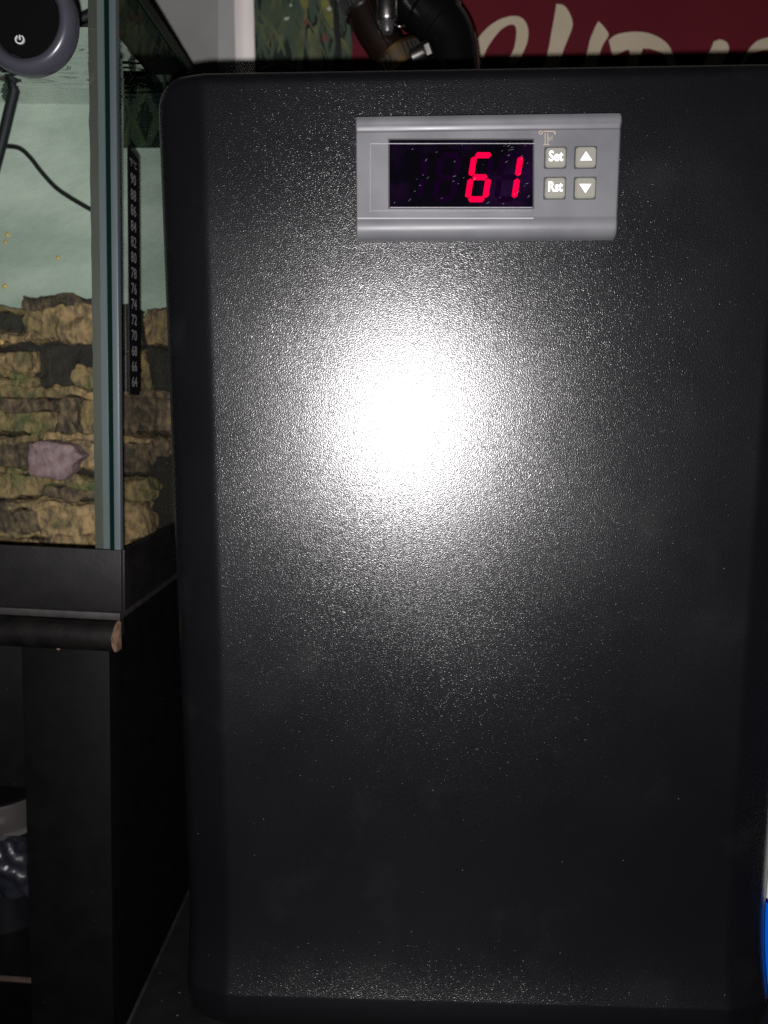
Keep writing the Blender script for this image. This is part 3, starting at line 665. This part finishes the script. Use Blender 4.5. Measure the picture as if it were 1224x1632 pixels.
# things on the shelf, seen through the stand's opening
jar = thing('storage_tub', 'grey plastic tub with pale rim inside the stand opening', 'tub', (P(-30, 1420, .275).x, 0.285, -0.2099))
c0 = P(10, 1400, .285)
M['tubgrey'] = mat('grey_plastic_tub', (0.030, 0.027, 0.025), 0.4, c2=(0.036, 0.033, 0.03), nscale=40)
tz = P(0, 1287, .270).z; rz = P(0, 1334, .270).z
lathe('tub', [(0.016, -0.2098 - tz), (0.0172, rz - tz - 0.0005)], (c0.x, 0.285, tz), (0, 0, 1), mat('dark_plastic_tub', (0.004, 0.004, 0.005), 0.3), jar, 40)
lathe('band', [(0.0172, rz - tz), (0.0185, -0.0006), (0.0183, 0.0004)], (c0.x, 0.285, tz), (0, 0, 1), M['tubgrey'], jar, 40)
lathe('rim', [(0.0168, -0.0008), (0.0186, -0.0008), (0.0188, 0.0004), (0.0168, 0.0008)], (c0.x, 0.285, rz), (0, 0, 1), mat('pale_tub_rim', (0.075, 0.07, 0.068), 0.35), jar, 40)
lathe('lid', [(0.0180, 0.0005), (0.0184, 0.0008), (0.0184, 0.0014), (0.017, 0.0018)], (c0.x, 0.285, tz), (0, 0, 1), mat('black_lid', (0.002, 0.002, 0.002), 0.6, spec=0.1), jar, 40)
# crumpled plastic bag in front of the tub
a, b = P(-60, 1338, .262), P(46, 1432, .262); vs, fs = [], []; n = 26
for side in (0, 1):
    for j in range(n + 1):
        for i in range(n + 1):
            u, v = i / n, j / n; p = Vector((a.x + (b.x - a.x) * u, 0.262, a.z + (b.z - a.z) * v))
            if side == 0: p.y -= 0.004 * math.sin(math.pi * u) * math.sin(math.pi * v) + 0.0022 * noise.noise(Vector((p.x * 260 + p.z * 130, 0, p.z * 200))) + 0.0005 * noise.noise(Vector((p.x * 500, 3, p.z * 350)))
            else: p.y += 0.003
            vs.append(p)
k = n + 1
for sd in (0, k * k):
    for j in range(n):
        for i in range(n): q = sd + j * k + i; fs.append([q, q + 1, q + k + 1, q + k])
rim = [i for i in range(k)] + [j * k + n for j in range(1, k)] + [n * k + i for i in range(n - 1, -1, -1)] + [j * k for j in range(n - 1, 0, -1)]
for i in range(len(rim)): fs.append([rim[i], rim[(i + 1) % len(rim)], k * k + rim[(i + 1) % len(rim)], k * k + rim[i]])
tag(obj('plastic_bag', vs, fs, mat('crumpled_dark_film', (0.006, 0.0065, 0.010), 0.26, c2=(0.014, 0.015, 0.02), nscale=60, bump=(120, 0.002, 0.4)), None, 60), 'crumpled dark plastic bag with a bright glint in the stand opening', 'bag')

# ------------------------------------------------------------------ thermometer strip stuck on the side pane
SX = TX + 0.0002
def strip_pt(px, py): 
    d = F_ + R_ * ((px - 612) / 1226) + U_ * ((816 - py) / 1226)
    n_ = LEAN.to_3x3() @ Vector((1, 0, 0)); p0 = LEAN @ Vector((SX, 0.26, 0))
    return d * (p0.dot(n_) / d.dot(n_))
th = thing('thermometer_strip', 'black stick-on thermometer strip with pale numbers on the tank side', 'thermometer', strip_pt(212, 628))
y0, y1 = strip_pt(204, 430).y, strip_pt(220.5, 430).y
z1, z0 = strip_pt(212, 243).z, strip_pt(212, 629).z
LI = LEAN.inverted()
def onside(y, z, x=SX):
    q = LI @ Vector((SX, y, z)); return Vector((x, y, q.z))
zt, zb = onside(.255, z1).z, onside(.255, z0).z
obj('strip', [(SX, y0, zb), (SX, y1, zb), (SX, y1, zt - 0.0008), (SX, y0, zt + 0.001), (SX + .0003, y0, zb), (SX + .0003, y1, zb), (SX + .0003, y1, zt - 0.0008), (SX + .0003, y0, zt + 0.001)],
    [[0, 1, 2, 3], [4, 5, 6, 7], [0, 1, 5, 4], [1, 2, 6, 5], [2, 3, 7, 6], [3, 0, 4, 7]], mat('black_strip_film', (0.004, 0.004, 0.005), 0.35), th, lean=True)
M['num'] = mat('pale_number_print', (0.15, 0.15, 0.145), 0.5)
yc = (y0 + y1) / 2
for i, s_ in enumerate(['°F °C'] + [str(v) for v in range(90, 62, -2)]):
    py = 262 + i * (609 - 262) / 14
    zc = onside(yc, strip_pt(212, py).z).z
    v, f = text_geo(s_, 0.0046 if i else 0.0030, 0.00008)
    w = max(q.x for q in v) - min(q.x for q in v); kx = 0.0048 / w if i else 0.006 / w
    obj('number' if i else 'unit_mark', [(SX + 0.00036, yc - 0.0004 + q.x * kx, zc + q.y) for q in v], f, M['num'], th, lean=True)

# ------------------------------------------------------------------ round gadget on the front pane with its cables
GD = TF - 0.0060
gc = P(40, 30, GD); sc = GD / 1226
gd = thing('round_controller', 'round black controller with grey ring and power symbol on the tank front', 'controller', P(40, 112, GD + 0.004))
M['ring'] = mat('grey_soft_plastic', (0.036, 0.036, 0.048), 0.3, c2=(0.042, 0.042, 0.054), nscale=80)
R0, R1 = 78 * sc, 54 * sc
prof = [(R0 * 0.93, 0.0050), (R0 * 0.985, 0.0034), (R0, 0.0010)]
for k in range(1, 13):
    a = math.pi * k / 12; m_ = (R0 + R1) / 2; h_ = (R0 - R1) / 2
    prof.append((m_ + h_ * math.cos(a), 0.0010 - 0.0036 * math.sin(a)))
prof.append((R1 * 0.985, 0.0020))
axg = Vector((0.06, 1, 0.03))
lathe('ring', prof, gc, axg, M['ring'], gd, 72)
lathe('face', [(R1 * 0.99, 0.0002), (R1 * 0.96, -0.0002), (R1 * 0.5, -0.0004), (0.0001, -0.00045)], gc, axg, mat('glossy_black_face', (0.004, 0.004, 0.004), 0.12), gd, 64)
def arc(cx, cy, r, w, a0, a1, n=24):
    o = [(cx + (r + w / 2) * math.sin(a0 + (a1 - a0) * k / n), cy - (r + w / 2) * math.cos(a0 + (a1 - a0) * k / n)) for k in range(n + 1)]
    i = [(cx + (r - w / 2) * math.sin(a0 + (a1 - a0) * k / n), cy - (r - w / 2) * math.cos(a0 + (a1 - a0) * k / n)) for k in range(n, -1, -1)]
    return o + i
pd = GD - 0.0006
ds = [(p.x, p.z) for p in (P(x, y, pd) for x, y in arc(31, 62.5, 6.5, 2.1, 0.55, 2 * math.pi - 0.55))]
M['icon'] = mat('white_icon_print', (0.45, 0.45, 0.45), 0.5)
prism('power_symbol', ds, pd, pd + 0.0005, M['icon'], gd)
pxprism('power_symbol', [(30, 55.5), (32.2, 55.5), (32.2, 63), (30, 63)], pd, 0.0005, M['icon'], gd)
M['cable'] = mat('black_cable', (0.003, 0.004, 0.007), 0.6)
cd = 0.3020
tube('cable', [P(60, 60, cd), P(34, 104, cd), P(26, 132, cd), P(16, 172, cd), P(5, 218, cd), P(-14, 290, cd)], 8.0 * cd / 1226, M['cable'], gd, 12)
tube('cable', [P(38, 104, cd), P(20, 112, cd), P(0, 121, cd), P(-30, 134, cd)], 7.0 * cd / 1226, M['cable'], gd, 12)
tube('cable', [P(80, 62, cd), P(110, 42, cd), P(128, 31, cd), P(170, 12, cd)], 7.5 * cd / 1226, M['cable'], gd, 12)
cord_d = 0.3085
cr = tube('thin_cord', [P(-30, 226, cord_d), P(2, 232, cord_d), P(30, 236, cord_d), P(48, 251, cord_d), P(66, 274, cord_d), P(88, 298, cord_d), P(112, 315, cord_d), P(148, 336, cord_d)], 3.4 * cord_d / 1226, mat('black_thin_cord', (0.01, 0.01, 0.008), 0.45))
tag(cr, 'thin black cord curving down behind the tank front glass', 'cord')
# small amber domes, their colour painting orange highlights of reflective specks
M['amber'] = mat('amber_highlight', (0.55, 0.30, 0.08), 0.15, c2=(0.6, 0.5, 0.2), nscale=500)
for x, y, r, lab in ((12, 374, 5.0, 'amber bubble on the glass, higher of the pair at left edge'), (8, 386, 3.8, 'yellowish bubble on the glass just below a brighter one'), (92, 411, 4.2, 'yellowish bubble on the glass right of the others'),
                (7, 456, 5.2, 'pale yellow bubble on the glass above the rock ledges'), (2, 545, 5.5, 'orange bubble on the glass in front of the rock ledges'), (2, 226, 5.0, 'orange bubble on the glass at the thin cord')):
    rr = r * 0.8 * .309 / 1226; c = P(x, y, 0.3108 if y < 500 else 0.3005)
    v, f = lathe_geo([(rr * math.cos(t), rr * 0.6 * math.sin(t)) for t in [k * math.pi / 12 for k in range(6)]] + [(0.00002, rr * 0.6)], c, (0.1, -1, 0), 16)
    tag(obj('highlight', v, f, M['amber'], None, 60), lab, 'highlight', 'painted highlights on the tank glass')

# ------------------------------------------------------------------ bottle right of the chiller
bx, by, br = 0.1135 + 0.030, 0.252, 0.030
bt = thing('bottle', 'white bottle with bright blue label standing right of the chiller', 'bottle', (bx, by, PZ))
zl1, zl0 = P(1216, 1432, by - 0.012).z, P(1214, 1553, by - 0.012).z
lathe('base', [(br - 0.003, 0), (br - 0.0005, 0.0010), (br, 0.003), (br, 0.0045), (br - 0.0012, 0.0052), (br - 0.0012, 0.0062), (br, 0.007), (br - 0.0004, zl0 - PZ - 0.0006)], (bx, by, PZ), (0, 0, 1),
      mat('dark_translucent_base', (0.05, 0.053, 0.06), 0.25), bt, 64)
lathe('label', [(br - 0.0004, zl0), (br, zl0 + 0.0004), (br, zl1 - 0.0003), (br - 0.0004, zl1)], (bx, by, 0), (0, 0, 1), mat('blue_label_print', (0.0, 0.10, 0.62), 0.4), bt, 64)
lathe('label_border', [(br - 0.0003, zl1), (br, zl1 + 0.0001), (br, zl1 + 0.0012), (br - 0.0003, zl1 + 0.0014)], (bx, by, 0), (0, 0, 1), mat('navy_label_print', (0.005, 0.004, 0.09), 0.4), bt, 64)
lathe('reflection_band', [(br - 0.0006, zl1 + 0.0302), (br, zl1 + 0.0306), (br, zl1 + 0.098), (br - 0.0006, zl1 + 0.0985)], (bx, by, 0), (0, 0, 1), mat('pale_blue_band', (0.16, 0.22, 0.48), 0.4), bt, 64)  # unseen blue band, added for a bluish reflection in the chiller's edge
lathe('body', [(br - 0.0006, zl1 + 0.0013), (br - 0.0006, zl1 + 0.03), (br - 0.0008, zl1 + 0.105), (br - 0.006, zl1 + 0.118), (br - 0.017, zl1 + 0.124)], (bx, by, 0), (0, 0, 1), mat('white_bottle_plastic', (0.55, 0.57, 0.55), 0.35), bt, 64)
lathe('cap', [(0.0128, zl1 + 0.1240), (0.0132, zl1 + 0.125), (0.0132, zl1 + 0.142), (0.012, zl1 + 0.1435)], (bx, by, 0), (0, 0, 1), mat('blue_cap_plastic', (0.02, 0.08, 0.4), 0.4), bt, 40)
